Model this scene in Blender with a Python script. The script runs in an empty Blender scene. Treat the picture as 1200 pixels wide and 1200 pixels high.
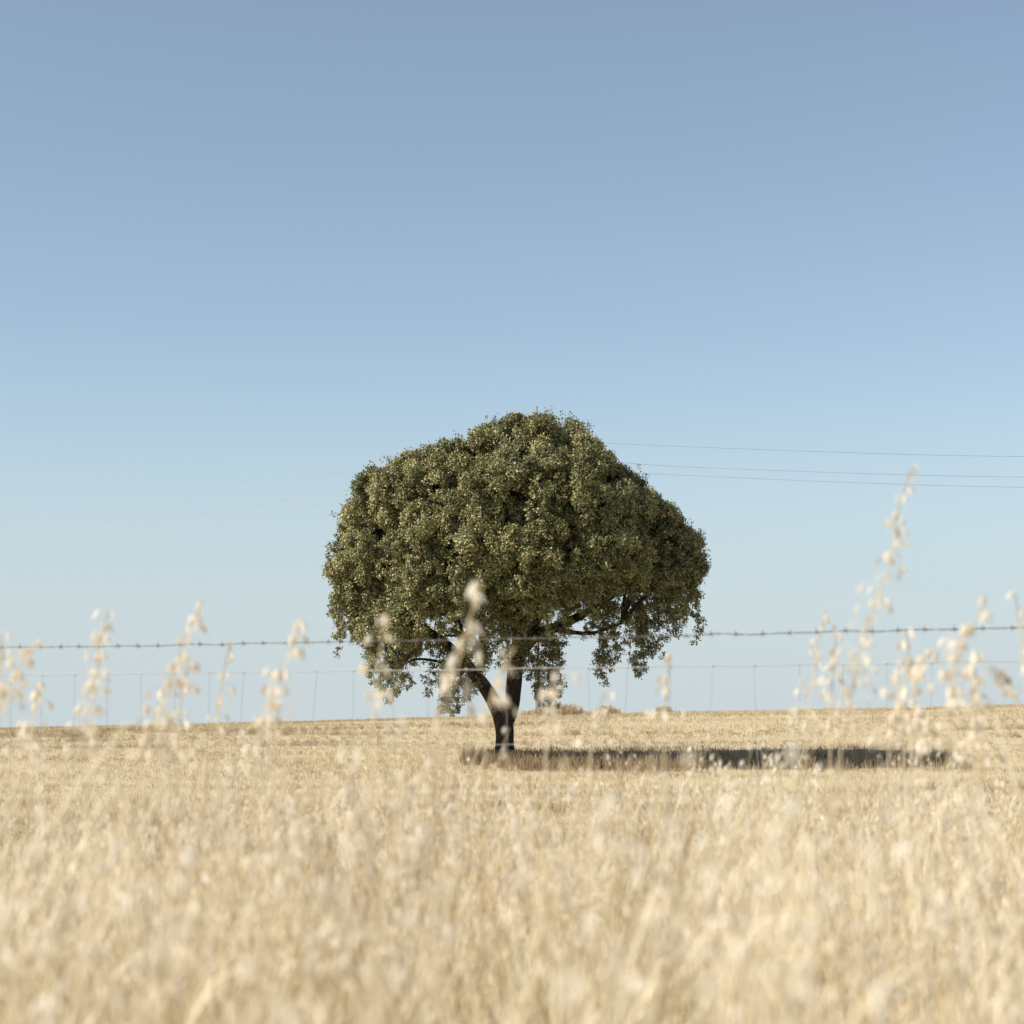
import bpy, math, random
import numpy as np
from mathutils import Vector, Matrix, Euler, noise

random.seed(7)
rng = np.random.default_rng(11)
sc = bpy.context.scene

# ------------------------------------------------------------------ camera
EYE = 0.9
PITCH = math.radians(5.94)
F = 2500.0                                    # focal length in photo pixels (50 mm, 24 mm frame, 1200 px)
cam_d = bpy.data.cameras.new("camera")
cam = bpy.data.objects.new("camera", cam_d)
sc.collection.objects.link(cam)
cam.location = (0, 0, EYE)
cam.rotation_euler = (math.pi / 2 + PITCH, 0, 0)
cam_d.sensor_width = 24
cam_d.sensor_height = 24
cam_d.sensor_fit = 'HORIZONTAL'
cam_d.lens = 50
cam_d.clip_start = 0.05
cam_d.clip_end = 6000
cam_d.dof.use_dof = True
cam_d.dof.focus_distance = 50
cam_d.dof.aperture_fstop = 3.7
cam_d.dof.aperture_blades = 9
sc.camera = cam

# ------------------------------------------------------------------ sky, sun, exposure
SUN_EL, SUN_AZ = math.radians(37.5), math.radians(-107)   # azimuth from +Y, clockwise
w = bpy.data.worlds.new("World")
sc.world = w
w.use_nodes = True
nt = w.node_tree
nt.nodes.clear()
out = nt.nodes.new('ShaderNodeOutputWorld')
bg = nt.nodes.new('ShaderNodeBackground')
sky = nt.nodes.new('ShaderNodeTexSky')
sky.sky_type = 'NISHITA'
sky.sun_disc = False
sky.sun_elevation = SUN_EL
sky.sun_rotation = SUN_AZ
sky.air_density = 1.0
sky.dust_density = 0.4
sky.ozone_density = 1.0
sky.altitude = 300
hs = nt.nodes.new('ShaderNodeHueSaturation')
hs.inputs['Saturation'].default_value = 0.73
nt.links.new(sky.outputs[0], hs.inputs['Color'])
tintn = nt.nodes.new('ShaderNodeMix'); tintn.data_type = 'RGBA'; tintn.blend_type = 'MULTIPLY'
tintn.inputs['Factor'].default_value = 1; tintn.inputs['B'].default_value = (0.936, 1.028, 1.07, 1)
tcw = nt.nodes.new('ShaderNodeTexCoord'); sx = nt.nodes.new('ShaderNodeSeparateXYZ'); nt.links.new(tcw.outputs['Generated'], sx.inputs[0])
hr = nt.nodes.new('ShaderNodeMapRange'); hr.interpolation_type = 'SMOOTHSTEP'
for nm_, v_ in (('From Min', 0.0), ('From Max', 0.19), ('To Min', 0.92), ('To Max', 0.0)): hr.inputs[nm_].default_value = v_
nt.links.new(sx.outputs['Z'], hr.inputs['Value'])
hz = nt.nodes.new('ShaderNodeMix'); hz.data_type = 'RGBA'; hz.inputs['B'].default_value = (4.85, 5.08, 5.22, 1)   # pale haze low in the sky
nt.links.new(hr.outputs[0], hz.inputs['Factor']); nt.links.new(hs.outputs[0], hz.inputs['A'])
nt.links.new(hz.outputs['Result'], tintn.inputs['A']); nt.links.new(tintn.outputs['Result'], bg.inputs[0])
bg.inputs[1].default_value = 0.093
nt.links.new(bg.outputs[0], out.inputs[0])

sd = bpy.data.lights.new("sun", 'SUN')
sun = bpy.data.objects.new("sun", sd)
sc.collection.objects.link(sun)
sd.energy = 5.0
sd.angle = math.radians(0.53)
sd.color = (1.0, 0.93, 0.80)
tosun = Vector((math.sin(SUN_AZ) * math.cos(SUN_EL), math.cos(SUN_AZ) * math.cos(SUN_EL), math.sin(SUN_EL)))
sun.rotation_euler = tosun.to_track_quat('Z', 'Y').to_euler()
sun.location = (-20, 0, 20)

sc.view_settings.view_transform = 'Standard'
sc.view_settings.look = 'None'
sc.view_settings.exposure = 0.44
sc.view_settings.gamma = 1
sc.view_settings.use_curve_mapping = False
sc.render.engine = 'CYCLES'
sc.cycles.use_denoising = True
sc.cycles.max_bounces = 6
sc.cycles.transparent_max_bounces = 6

# ------------------------------------------------------------------ helpers
def P(px, py, d):
    """the point at depth d (metres along +Y) that the photograph shows at (px, py)"""
    c, s = math.cos(PITCH), math.sin(PITCH)
    a, b = (px - 600) / F, (600 - py) / F
    v = Vector((a, c - b * s, s + b * c))
    return Vector((0, 0, EYE)) + v * (d / v.y)

KY = np.array([-300, -20, 0, 8, 18, 32, 42, 50, 60, 70, 78, 84, 92, 105, 150, 400, 3000.])
KZ = np.array([0.3, 0.05, 0, 0, -.16, -.34, -.16, .18, .68, 1.19, 1.47, 1.54, 1.50, 1.2, -.6, -8, -40.])
_m = np.gradient(KZ, KY)
def prof(y):
    y = np.asarray(y, float)
    i = np.clip(np.searchsorted(KY, y) - 1, 0, len(KY) - 2)
    h = KY[i + 1] - KY[i]
    t = np.clip((y - KY[i]) / h, 0, 1)
    return ((2*t**3-3*t**2+1)*KZ[i] + (t**3-2*t**2+t)*h*_m[i] + (-2*t**3+3*t**2)*KZ[i+1] + (t**3-t**2)*h*_m[i+1])
def ground(x, y):
    x = np.asarray(x, float); y = np.asarray(y, float)
    t = np.clip((y - 44) / 36, 0, 1); k = .023 * t * t * (3 - 2 * t)
    z = prof(y) + k * np.clip(x, -80, 80)
    z = z + .018 * np.sin(x * .9 + y * .37) * np.sin(y * .61 - x * .21) + .03 * np.sin(x * .23 + 1.3) * np.sin(y * .17 + .4) * np.clip((y - 9) / 20, 0, 1)
    return z
def gz(x, y): return float(ground(x, y))

def link(o, parent=None):
    sc.collection.objects.link(o)
    if parent is not None: o.parent = parent
    return o
def mesh_np(name, V, Fc, mat=None, parent=None, attrs=None, smooth=False, do_link=True):
    """V (n,3); Fc list of index tuples or an (m,k) array"""
    me = bpy.data.meshes.new(name)
    V = np.asarray(V, np.float32)
    if isinstance(Fc, np.ndarray):
        m, k = Fc.shape
        me.vertices.add(len(V)); me.vertices.foreach_set("co", V.ravel())
        me.loops.add(m * k); me.loops.foreach_set("vertex_index", Fc.astype(np.int32).ravel())
        me.polygons.add(m)
        me.polygons.foreach_set("loop_start", np.arange(0, m * k, k, dtype=np.int32))
        me.update(calc_edges=True)
    else:
        me.from_pydata([tuple(map(float, v)) for v in V], [], [tuple(f) for f in Fc]); me.update()
    if attrs:
        for n, a in attrs.items():
            at = me.attributes.new(n, 'FLOAT', 'POINT'); at.data.foreach_set("value", np.asarray(a, np.float32))
    if smooth: me.polygons.foreach_set("use_smooth", np.ones(len(me.polygons), bool))
    if mat: me.materials.append(mat)
    o = bpy.data.objects.new(name, me)
    if do_link: link(o, parent)
    return o
def tag(o, label=None, cat=None, group=None, kind=None):
    if label: o["label"] = label
    if cat: o["category"] = cat
    if group: o["group"] = group
    if kind: o["kind"] = kind
    return o
def empty(name, loc):
    o = bpy.data.objects.new(name, None); o.empty_display_size = .2; o.location = loc
    return link(o)

class MB:
    def __init__(s): s.v = []; s.f = []; s.a = []
    def tube(s, pts, rad, n=6, a=0.0, rough=0.0, seed=0):
        pts = [Vector(p) for p in pts]
        b0 = len(s.v); ref = None
        for i, p in enumerate(pts):
            t = (pts[min(i + 1, len(pts) - 1)] - pts[max(i - 1, 0)])
            if t.length < 1e-9: t = Vector((0, 0, 1))
            t.normalize()
            if ref is None:
                ref = t.orthogonal().normalized()
            ref = (ref - t * ref.dot(t))
            ref = ref.normalized() if ref.length > 1e-6 else t.orthogonal().normalized()
            bi = t.cross(ref)
            r = rad[i] if hasattr(rad, '__len__') else rad
            for k in range(n):
                an = 2 * math.pi * k / n
                q = ref * math.cos(an) + bi * math.sin(an)
                rr = r
                if rough:
                    rr = r * (1 + rough * noise.noise((p + q * r) * 2.2 + Vector((seed, 0, 0))) + rough * .6 * noise.noise((p * .6 + q * r * 3) * 5))
                s.v.append(p + q * rr); s.a.append(a)
        for i in range(len(pts) - 1):
            for k in range(n):
                k2 = (k + 1) % n
                s.f.append((b0 + i*n + k, b0 + i*n + k2, b0 + (i+1)*n + k2, b0 + (i+1)*n + k))
        s.f.append(tuple(b0 + k for k in reversed(range(n))))
        e = b0 + (len(pts) - 1) * n
        s.f.append(tuple(e + k for k in range(n)))
    def ribbon(s, pts, wid, side, a=0.0):
        b0 = len(s.v); pts = [Vector(p) for p in pts]
        for i, p in enumerate(pts):
            ww = wid[i] if hasattr(wid, '__len__') else wid
            s.v += [p - side * ww * .5, p + side * ww * .5]; s.a += [a, a]
        for i in range(len(pts) - 1):
            s.f.append((b0 + 2*i, b0 + 2*i + 1, b0 + 2*i + 3, b0 + 2*i + 2))
    def glume(s, p, d, side, L, W, a=0.0):
        """a papery boat-shaped husk hanging from p along d"""
        n = d.cross(side).normalized(); b0 = len(s.v)
        s.v += [p, p + d*L*.35 - side*W*.5, p + d*L*.38 + n*W*.32, p + d*L*.35 + side*W*.5,
                p + d*L*.7 - side*W*.33, p + d*L*.72 + n*W*.2, p + d*L*.7 + side*W*.33, p + d*L]
        s.a += [a] * 8
        for f in ((0,1,2),(0,2,3),(1,4,5,2),(2,5,6,3),(4,7,5),(5,7,6)): s.f.append(tuple(b0 + i for i in f))
    def build(s, name, mat, parent=None, smooth=False, do_link=True, off=None):
        V = np.array([tuple(v) for v in s.v], np.float32)
        if off is not None: V = V - np.array(off, np.float32)
        return mesh_np(name, V, s.f, mat, parent, {"tint": s.a}, smooth, do_link)

def smooth_path(pts, n):
    """Catmull-Rom through points"""
    pts = [Vector(p) for p in pts]
    P_ = [pts[0] * 2 - pts[1]] + pts + [pts[-1] * 2 - pts[-2]]
    res = []
    for i in range(len(pts) - 1):
        a, b, c, d = P_[i:i+4]
        for k in range(n):
            t = k / n
            res.append(.5 * ((2*b) + (c - a)*t + (2*a - 5*b + 4*c - d)*t*t + (3*b - a - 3*c + d)*t**3))
    res.append(pts[-1])
    return res

# ------------------------------------------------------------------ materials
def ramp_mat(name, stops, attr="tint", rough=.7, transl=0.0, tcol=None, spec=.3, objrand=0.0):
    m = bpy.data.materials.new(name); m.use_nodes = True
    n = m.node_tree; n.nodes.clear()
    o = n.nodes.new('ShaderNodeOutputMaterial'); b = n.nodes.new('ShaderNodeBsdfPrincipled')
    at = n.nodes.new('ShaderNodeAttribute'); at.attribute_name = attr
    cr = n.nodes.new('ShaderNodeValToRGB')
    e = cr.color_ramp.elements
    while len(e) < len(stops): e.new(.5)
    for i, (p, c) in enumerate(stops):
        e[i].position = p; e[i].color = (*c, 1)
    fac = at.outputs['Fac']
    if objrand:
        oi = n.nodes.new('ShaderNodeAttribute'); oi.attribute_type = 'INSTANCER'; oi.attribute_name = 'patch'
        ma = n.nodes.new('ShaderNodeMath'); ma.operation = 'MULTIPLY_ADD'
        ma.inputs[1].default_value = objrand; n.links.new(oi.outputs['Fac'], ma.inputs[0]); n.links.new(fac, ma.inputs[2])
        fac = ma.outputs[0]
    n.links.new(fac, cr.inputs[0]); n.links.new(cr.outputs[0], b.inputs['Base Color'])
    b.inputs['Roughness'].default_value = rough
    b.inputs['Specular IOR Level'].default_value = spec
    if transl:
        t = n.nodes.new('ShaderNodeBsdfTranslucent'); mx = n.nodes.new('ShaderNodeMixShader')
        mx.inputs[0].default_value = transl
        if tcol: t.inputs[0].default_value = (*tcol, 1)
        else: n.links.new(cr.outputs[0], t.inputs[0])
        n.links.new(b.outputs[0], mx.inputs[1]); n.links.new(t.outputs[0], mx.inputs[2]); n.links.new(mx.outputs[0], o.inputs[0])
    else: n.links.new(b.outputs[0], o.inputs[0])
    return m

M_leaf = ramp_mat("oak_leaf", [(0, (.075, .085, .028)), (.45, (.215, .205, .080)), (.8, (.40, .36, .165)), (1, (.48, .40, .20))], rough=.48, transl=.07, spec=.5)
M_straw = ramp_mat("stubble_straw", [(0, (.40, .29, .15)), (.35, (.66, .55, .37)), (1, (.82, .735, .55))], rough=.75, transl=.2, objrand=.6)
M_weed = ramp_mat("brown_weed", [(0, (.32, .23, .14)), (.5, (.52, .40, .25)), (1, (.68, .56, .39))], rough=.8, transl=.15, objrand=.3)
M_bush = ramp_mat("dry_bush", [(0, (.34, .25, .15)), (.5, (.52, .41, .27)), (1, (.66, .55, .39))], rough=.8, transl=.2)
M_green = ramp_mat("green_weed", [(0, (.06, .07, .03)), (1, (.14, .14, .07))], rough=.8)
M_stem = ramp_mat("grass_stem", [(0, (.42, .28, .12)), (.35, (.75, .63, .415)), (1, (.91, .845, .68))], rough=.6, transl=.32, objrand=.5)
M_glume = ramp_mat("oat_husk", [(0, (.76, .66, .50)), (.5, (.87, .79, .65)), (1, (.92, .87, .76))], rough=.6, transl=.4)
M_glume_b = ramp_mat("ripe_husk", [(0, (.52, .38, .23)), (1, (.72, .58, .40))], rough=.7, transl=.3)

def noise_mat(name, c1, c2, scale, rough=.85, bump=0.0, stretch=(1, 1, 1), c3=None):
    m = bpy.data.materials.new(name); m.use_nodes = True
    n = m.node_tree; b = n.nodes['Principled BSDF']
    tc = n.nodes.new('ShaderNodeTexCoord'); mp = n.nodes.new('ShaderNodeMapping'); mp.inputs['Scale'].default_value = stretch
    nz = n.nodes.new('ShaderNodeTexNoise'); nz.inputs['Scale'].default_value = scale; nz.inputs['Detail'].default_value = 8; nz.inputs['Roughness'].default_value = .65
    cr = n.nodes.new('ShaderNodeValToRGB'); e = cr.color_ramp.elements
    e[0].position = .3; e[0].color = (*c1, 1); e[1].position = .7; e[1].color = (*c2, 1)
    n.links.new(tc.outputs['Object'], mp.inputs[0]); n.links.new(mp.outputs[0], nz.inputs[0]); n.links.new(nz.outputs[0], cr.inputs[0])
    col = cr.outputs[0]
    if c3:
        nz2 = n.nodes.new('ShaderNodeTexNoise'); nz2.inputs['Scale'].default_value = .16; nz2.inputs['Detail'].default_value = 4
        n.links.new(tc.outputs['Object'], nz2.inputs[0])
        r2 = n.nodes.new('ShaderNodeValToRGB'); r2.color_ramp.elements[0].position = .45; r2.color_ramp.elements[1].position = .68
        n.links.new(nz2.outputs[0], r2.inputs[0])
        mx = n.nodes.new('ShaderNodeMix'); mx.data_type = 'RGBA'
        n.links.new(r2.outputs[0], mx.inputs['Factor']); n.links.new(col, mx.inputs['A']); mx.inputs['B'].default_value = (*c3, 1)
        col = mx.outputs['Result']
    n.links.new(col, b.inputs['Base Color'])
    b.inputs['Roughness'].default_value = rough; b.inputs['Specular IOR Level'].default_value = .2
    if bump:
        bp = n.nodes.new('ShaderNodeBump'); bp.inputs['Strength'].default_value = bump; bp.inputs['Distance'].default_value = .03
        n.links.new(nz.outputs[0], bp.inputs['Height']); n.links.new(bp.outputs[0], b.inputs['Normal'])
    return m
M_ground = noise_mat("stubble_soil", (.40, .31, .18), (.70, .60, .40), 9, bump=.6, stretch=(1, 2.5, 1), c3=(.56, .44, .29))
M_bark = noise_mat("oak_bark", (.013, .010, .007), (.060, .045, .032), 6, bump=1.0, stretch=(3, 3, .7))
M_wire = noise_mat("galvanised_wire", (.34, .34, .33), (.44, .44, .43), 40, rough=.5)
M_rust = noise_mat("rusty_barbed_wire", (.13, .12, .11), (.22, .20, .19), 60, rough=.6)
M_cable = noise_mat("power_cable", (.25, .25, .24), (.33, .33, .32), 2, rough=.45)
M_cable.node_tree.nodes['Principled BSDF'].inputs['Metallic'].default_value = .5
M_cable.node_tree.nodes['Principled BSDF'].inputs['Roughness'].default_value = .6
M_pole = noise_mat("weathered_pole", (.22, .21, .20), (.34, .33, .31), 5)

# ------------------------------------------------------------------ ground
ys = np.unique(np.concatenate([np.arange(-30, 110, .5), np.arange(110, 400, 6), np.geomspace(400, 3000, 14), np.geomspace(30, 300, 8) * -1]))
xs = np.unique(np.concatenate([np.arange(-40, 40.1, .5), np.geomspace(40, 1500, 22), -np.geomspace(40, 1500, 22)]))
X, Y = np.meshgrid(xs, ys)
V = np.stack([X, Y, ground(X, Y)], -1).reshape(-1, 3)
nx, ny = len(xs), len(ys)
i, j = np.meshgrid(np.arange(nx - 1), np.arange(ny - 1))
a = (j * nx + i).ravel()
g = mesh_np("ground", V, np.stack([a, a + 1, a + 1 + nx, a + nx], 1), M_ground, smooth=True)
tag(g, "pale straw coloured field rising to a low crest", "ground", kind="structure")

# ------------------------------------------------------------------ scatter by geometry nodes (only for stuff)
def scatter(name, variants, pos, rot, scl, idx, label, cat, patch=None):
    coll = bpy.data.collections.new(name + "_kinds")
    for n_, v in enumerate(variants):
        v.name = "%s_kind_%02d" % (name, n_)
        coll.objects.link(v)
    me = bpy.data.meshes.new(name)
    me.vertices.add(len(pos)); me.vertices.foreach_set("co", np.asarray(pos, np.float32).ravel())
    at = me.attributes.new("rot", 'FLOAT_VECTOR', 'POINT'); at.data.foreach_set("vector", np.asarray(rot, np.float32).ravel())
    at = me.attributes.new("scl", 'FLOAT', 'POINT'); at.data.foreach_set("value", np.asarray(scl, np.float32))
    if patch is not None:
        at = me.attributes.new("patch", 'FLOAT', 'POINT'); at.data.foreach_set("value", np.asarray(patch, np.float32))
    at = me.attributes.new("idx", 'INT', 'POINT'); at.data.foreach_set("value", np.asarray(idx, np.int32))
    o = link(bpy.data.objects.new(name, me))
    ng = bpy.data.node_groups.new(name + "_scatter", 'GeometryNodeTree')
    ng.interface.new_socket("Geometry", in_out='INPUT', socket_type='NodeSocketGeometry')
    ng.interface.new_socket("Geometry", in_out='OUTPUT', socket_type='NodeSocketGeometry')
    N = ng.nodes.new; L = ng.links.new
    gi = N('NodeGroupInput'); go = N('NodeGroupOutput'); ip = N('GeometryNodeInstanceOnPoints'); ci = N('GeometryNodeCollectionInfo')
    ci.inputs['Collection'].default_value = coll; ci.inputs['Separate Children'].default_value = True; ci.inputs['Reset Children'].default_value = True
    def na(nm, ty):
        q = N('GeometryNodeInputNamedAttribute'); q.data_type = ty; q.inputs['Name'].default_value = nm; return q.outputs['Attribute']
    er = N('FunctionNodeEulerToRotation')
    L(gi.outputs[0], ip.inputs['Points']); L(ci.outputs[0], ip.inputs['Instance'])
    ip.inputs['Pick Instance'].default_value = True
    L(na("idx", 'INT'), ip.inputs['Instance Index'])
    L(na("rot", 'FLOAT_VECTOR'), er.inputs[0]); L(er.outputs[0], ip.inputs['Rotation'])
    L(na("scl", 'FLOAT'), ip.inputs['Scale'])
    L(ip.outputs[0], go.inputs[0])
    md = o.modifiers.new("scatter", 'NODES'); md.node_group = ng
    return tag(o, label, cat, kind="stuff")

# ------------------------------------------------------------------ stubble on the field
def stubble_tuft(seed, n=15, h=(.045, .12), spread=.10, w=.006, lean=.35, mat=M_straw):
    r = random.Random(seed); mb = MB()
    for _ in range(n):
        a = r.uniform(0, 2*math.pi); q = r.random() ** .6 * spread
        b = Vector((math.cos(a)*q, math.sin(a)*q, -.01))
        H = r.uniform(*h)
        if r.random() < .3: d = Vector((r.gauss(0, 1), r.gauss(0, 1), r.uniform(.02, .25))).normalized() * H * 1.3
        else: d = Vector((r.gauss(0, lean), r.gauss(0, lean), 1)).normalized() * H
        s = Vector((math.cos(a*3), math.sin(a*3), 0)); tt = r.random() * .7
        mb.ribbon([b, b + d * .5, b + d], w * r.uniform(.7, 1.3), s, tt)
        mb.ribbon([b, b + d * .5, b + d], w * r.uniform(.7, 1.3), Vector((-s.y, s.x, 0)), tt)
    return mb.build("straw", mat, do_link=False)
def in_view_width(y, k=.33, c=1.5): return k * y + c

tufts = [stubble_tuft(100 + i) for i in range(10)]
pts = []
y = 8.7
while y < 90:
    step = .24 if y < 40 else .34
    dx = .13 if y < 30 else (.17 if y < 55 else .21)
    W = in_view_width(y)
    n_ = int(2 * W / dx)
    px_ = np.linspace(-W, W, n_) + rng.normal(0, dx * .35, n_)
    py_ = y + rng.normal(0, .05, n_) + .06 * np.sin(px_ * .4 + y)
    keep = rng.random(n_) < (.62 + .38 * np.sin(px_ * .35 + y * 1.7) * np.sin(y * .8))
    keep |= rng.random(n_) < .45
    pts.append(np.stack([px_, py_], 1)[keep]); y += step
pts = np.concatenate(pts)
pos = np.column_stack([pts, ground(pts[:, 0], pts[:, 1])])
n_ = len(pos); print("stubble", n_)
rot = np.column_stack([rng.normal(0, .12, n_), rng.normal(0, .12, n_), rng.uniform(0, 6.28, n_)])
far = np.clip((pos[:, 1] - 20) / 60, 0, 1)
scl = rng.uniform(.75, 1.25, n_) * (1 - .15 * far)
patch = np.array([noise.noise(Vector((x_ * .11, y_ * .55, 3.3))) * 1.1 + noise.noise(Vector((x_ * .5, y_ * 1.9, 1.3))) * .5 for x_, y_ in pos[:, :2]]) + rng.normal(0, .15, n_)
scatter("stubble", tufts, pos, rot, scl, rng.integers(0, len(tufts), n_), "short pale dry stubble covering the field in rough rows", "stubble", patch)

# brown taller weeds along the strip under and beside the tree, weeds round the trunk
weeds = [stubble_tuft(200 + i, n=16, h=(.14, .38), spread=.14, w=.008, lean=.3, mat=M_weed) for i in range(6)]
weeds += [stubble_tuft(220 + i, n=18, h=(.15, .34), spread=.14, w=.010, lean=.45, mat=M_green) for i in range(2)]
TX, TY = P(592, 896, 50).x, 50.0
q = []
for _ in range(1500):
    x = TX + rng.uniform(-.2, 4.4); yy = TY + rng.normal(-.9, .9) - .1 * (x - TX)
    if rng.random() < math.exp(-((x - TX - 1.8) / 2.4) ** 2): q.append((x, yy))
for _ in range(130):
    q.append((TX + rng.normal(0, .38), TY - .1 + rng.normal(-.15, .30)))
for _ in range(1500):
    x = rng.uniform(-1, 12.5); 
    if x < 10.5: q.append((TX + x, TY + rng.normal(.9, 1.5)))
for _ in range(46):                          # patches of rougher, browner growth between the stubble rows
    cy_ = rng.choice([rng.uniform(14, 42), rng.uniform(56, 72)]); cx_ = rng.uniform(-1, 1) * in_view_width(cy_, .27); lx = rng.uniform(.5, 2.2) * (.5 + cy_ / 60)
    for _k in range(int(lx * 26)):
        q.append((cx_ + rng.normal(0, lx * .5), cy_ + rng.normal(0, .22)))
q = np.array(q); q = q[np.hypot(q[:, 0] - TX, q[:, 1] - TY) > .25]
n_ = len(q)
ix = rng.integers(0, 6, n_); gsel = rng.random(n_) < .06; ix[gsel] = rng.integers(6, 8, gsel.sum())
scatter("rough_grass", weeds, np.column_stack([q, ground(q[:, 0], q[:, 1])]), np.column_stack([np.zeros((n_, 2)), rng.uniform(0, 6.28, n_)]),
        rng.uniform(.6, 1.15, n_) * np.where(np.abs(q[:, 1] - TY + .5) < 3, .95, .5), ix, "browner uncut grass around the trunk foot and along the shaded strip", "grass")

# dry bushes on the crest
def dry_bush(px, py, wpx, hpx, d, label):
    b = P(px, py, d); x, yy = b.x, d; z = gz(x, yy) - .03
    root = empty("dry_bush", (x, yy, z)); tag(root, label, "bush")
    r = random.Random(px); st = MB(); lf = MB()
    Wm, Hm = wpx * d / F * .5, hpx * d / F * .58
    for k in range(60 + 2 * wpx):
        s0 = Vector((max(-1, min(1, r.gauss(0, .5))) * Wm, r.gauss(0, .25), 0)); a = r.uniform(0, 2*math.pi)
        hh = Hm * r.uniform(.35, 1.0) * max(.3, 1 - (s0.x / Wm) ** 2)
        t = s0 + Vector((math.cos(a) * hh * .7, math.sin(a) * hh * .7, hh))
        p = smooth_path([s0, s0.lerp(t, .5) + Vector((0, 0, hh * .12)), t], 3)
        st.tube(p, [.009, .008, .007, .006, .005, .004, .003], 3, r.random())
        for c in p[3:]:
            for _ in range(4):
                e = c + Vector((r.gauss(0, .035), r.gauss(0, .035), r.gauss(0, .03)))
                lf.ribbon([e, e + Vector((r.gauss(0, .05), r.gauss(0, .04), .07))], .014, Vector((1, r.gauss(0, .6), 0)).normalized(), r.random())
    st.tube([(-Wm, 0, -.02), (0, 0, .0), (Wm, 0, -.02)], [.02, .05, .02], 6, .3)
    st.build("stems", M_bush, root); lf.build("leaves", M_bush, root)
dry_bush(655, 838, 84, 22, 80, "wide low dry bush on the crest just right of the trunk")
dry_bush(712, 837, 34, 17, 81, "small dry bush on the crest between the wide bush and the isolated tuft")
dry_bush(778, 836, 16, 13, 82, "tiny isolated dry tuft on the crest, furthest along from the trunk")

# ------------------------------------------------------------------ the holm oak
S = 50.0                                     # pixels per metre at the tree
base = Vector((TX, TY, gz(TX, TY)))
tree = empty("oak_tree", base)
tag(tree, "solitary round-crowned evergreen oak standing in the stubble field", "tree")
def T(px, py, dep=0.0): return Vector(((px - 592) / S, dep, (896 - py) / S))   # local to the tree

tr = MB()
def limb(pts, rads, n=12, seg=5, rough=.12, seed=0):
    p = smooth_path(pts, seg)
    R = np.interp(np.linspace(0, len(pts) - 1, len(p)), range(len(pts)), rads)
    tr.tube(p, list(R), n, .5, rough, seed); return p
limb([T(592, 908), T(592, 890), T(591.5, 868), T(591, 850), T(590, 836), T(589, 824)], [.36, .25, .21, .215, .26, .25], 20, 5, .16)
limbs = []
limbs.append(limb([T(588, 845), T(582, 830), T(572, 812), T(558, 794), T(542, 776), T(522, 756), T(500, 740, -.3), T(472, 722, -.6), T(446, 690, -.8), T(430, 650, -.9)],
     [.17, .18, .17, .16, .14, .115, .09, .07, .05, .03], seed=1))
limbs.append(limb([T(595, 845), T(600, 826), T(602, 805), T(604, 785), T(612, 765), T(626, 748), T(648, 738, .2), T(680, 722, .4), T(716, 700, .6), T(748, 670, .8), T(776, 640, 1)],
     [.17, .19, .19, .185, .17, .16, .13, .10, .08, .05, .03], seed=2))
limbs.append(limb([T(603, 790), T(605, 760), T(606, 730, -.1), T(600, 690, -.2), T(604, 640, 0), T(612, 580, 0), T(618, 530, .2)],
     [.13, .13, .12, .10, .08, .055, .03], seed=3))
limbs.append(limb([T(560, 797), T(566, 765, -.2), T(562, 725, -.5), T(548, 680, -.9), T(530, 630, -1.1), T(515, 580, -1.1)], [.10, .10, .085, .07, .05, .03], seed=4))
limbs.append(limb([T(542, 776), T(540, 745, .5), T(525, 700, 1.1), T(505, 650, 1.7), T(490, 600, 2)], [.09, .085, .07, .05, .03], seed=5))
limbs.append(limb([T(612, 765), T(632, 720, -.7), T(655, 672, -1.4), T(680, 630, -1.9)], [.10, .09, .07, .04], seed=6))
limbs.append(limb([T(606, 745), T(624, 705, .8), T(640, 655, 1.6), T(650, 600, 2.1)], [.10, .085, .06, .03], seed=7))
limbs.append(limb([T(648, 738, .2), T(690, 745, -.5), T(725, 735, -1)], [.06, .045, .02], seed=8))
limbs.append(limb([T(604, 740), T(585, 700, -1.0), T(575, 655, -2.0), T(575, 610, -2.5)], [.09, .075, .055, .03], seed=9))
limbs.append(limb([T(548, 782), T(520, 778, -.3), T(490, 775, -.5), T(466, 785, -.6)], [.06, .045, .03, .015], seed=10))

# silhouette profile of the crown (photo pixels): top edge, lower edge of the solid foliage
XT = [383, 388, 402, 412, 428, 455, 490, 515, 545, 570, 600, 655, 690, 705, 722, 745, 770, 792, 812, 830]
YT = [640, 618, 600, 574, 546, 540, 530, 517, 512, 494, 489, 487, 500, 524, 538, 560, 578, 598, 622, 650]
XB = [383, 392, 410, 428, 448, 482, 496, 512, 530, 560, 590, 620, 650, 690, 730, 765, 795, 815, 830]
YB = [660, 705, 740, 752, 768, 764, 742, 728, 724, 724, 716, 716, 712, 704, 704, 704, 698, 680, 655]
def top(px): return float(np.interp(px, XT, YT))
def bot(px): return float(np.interp(px, XB, YB))
ZC = (896 - 665) / S
def halfdepth(px):
    u = (px - 606) / 226
    return 3.5 * math.sqrt(max(.02, 1 - u * u))

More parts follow.
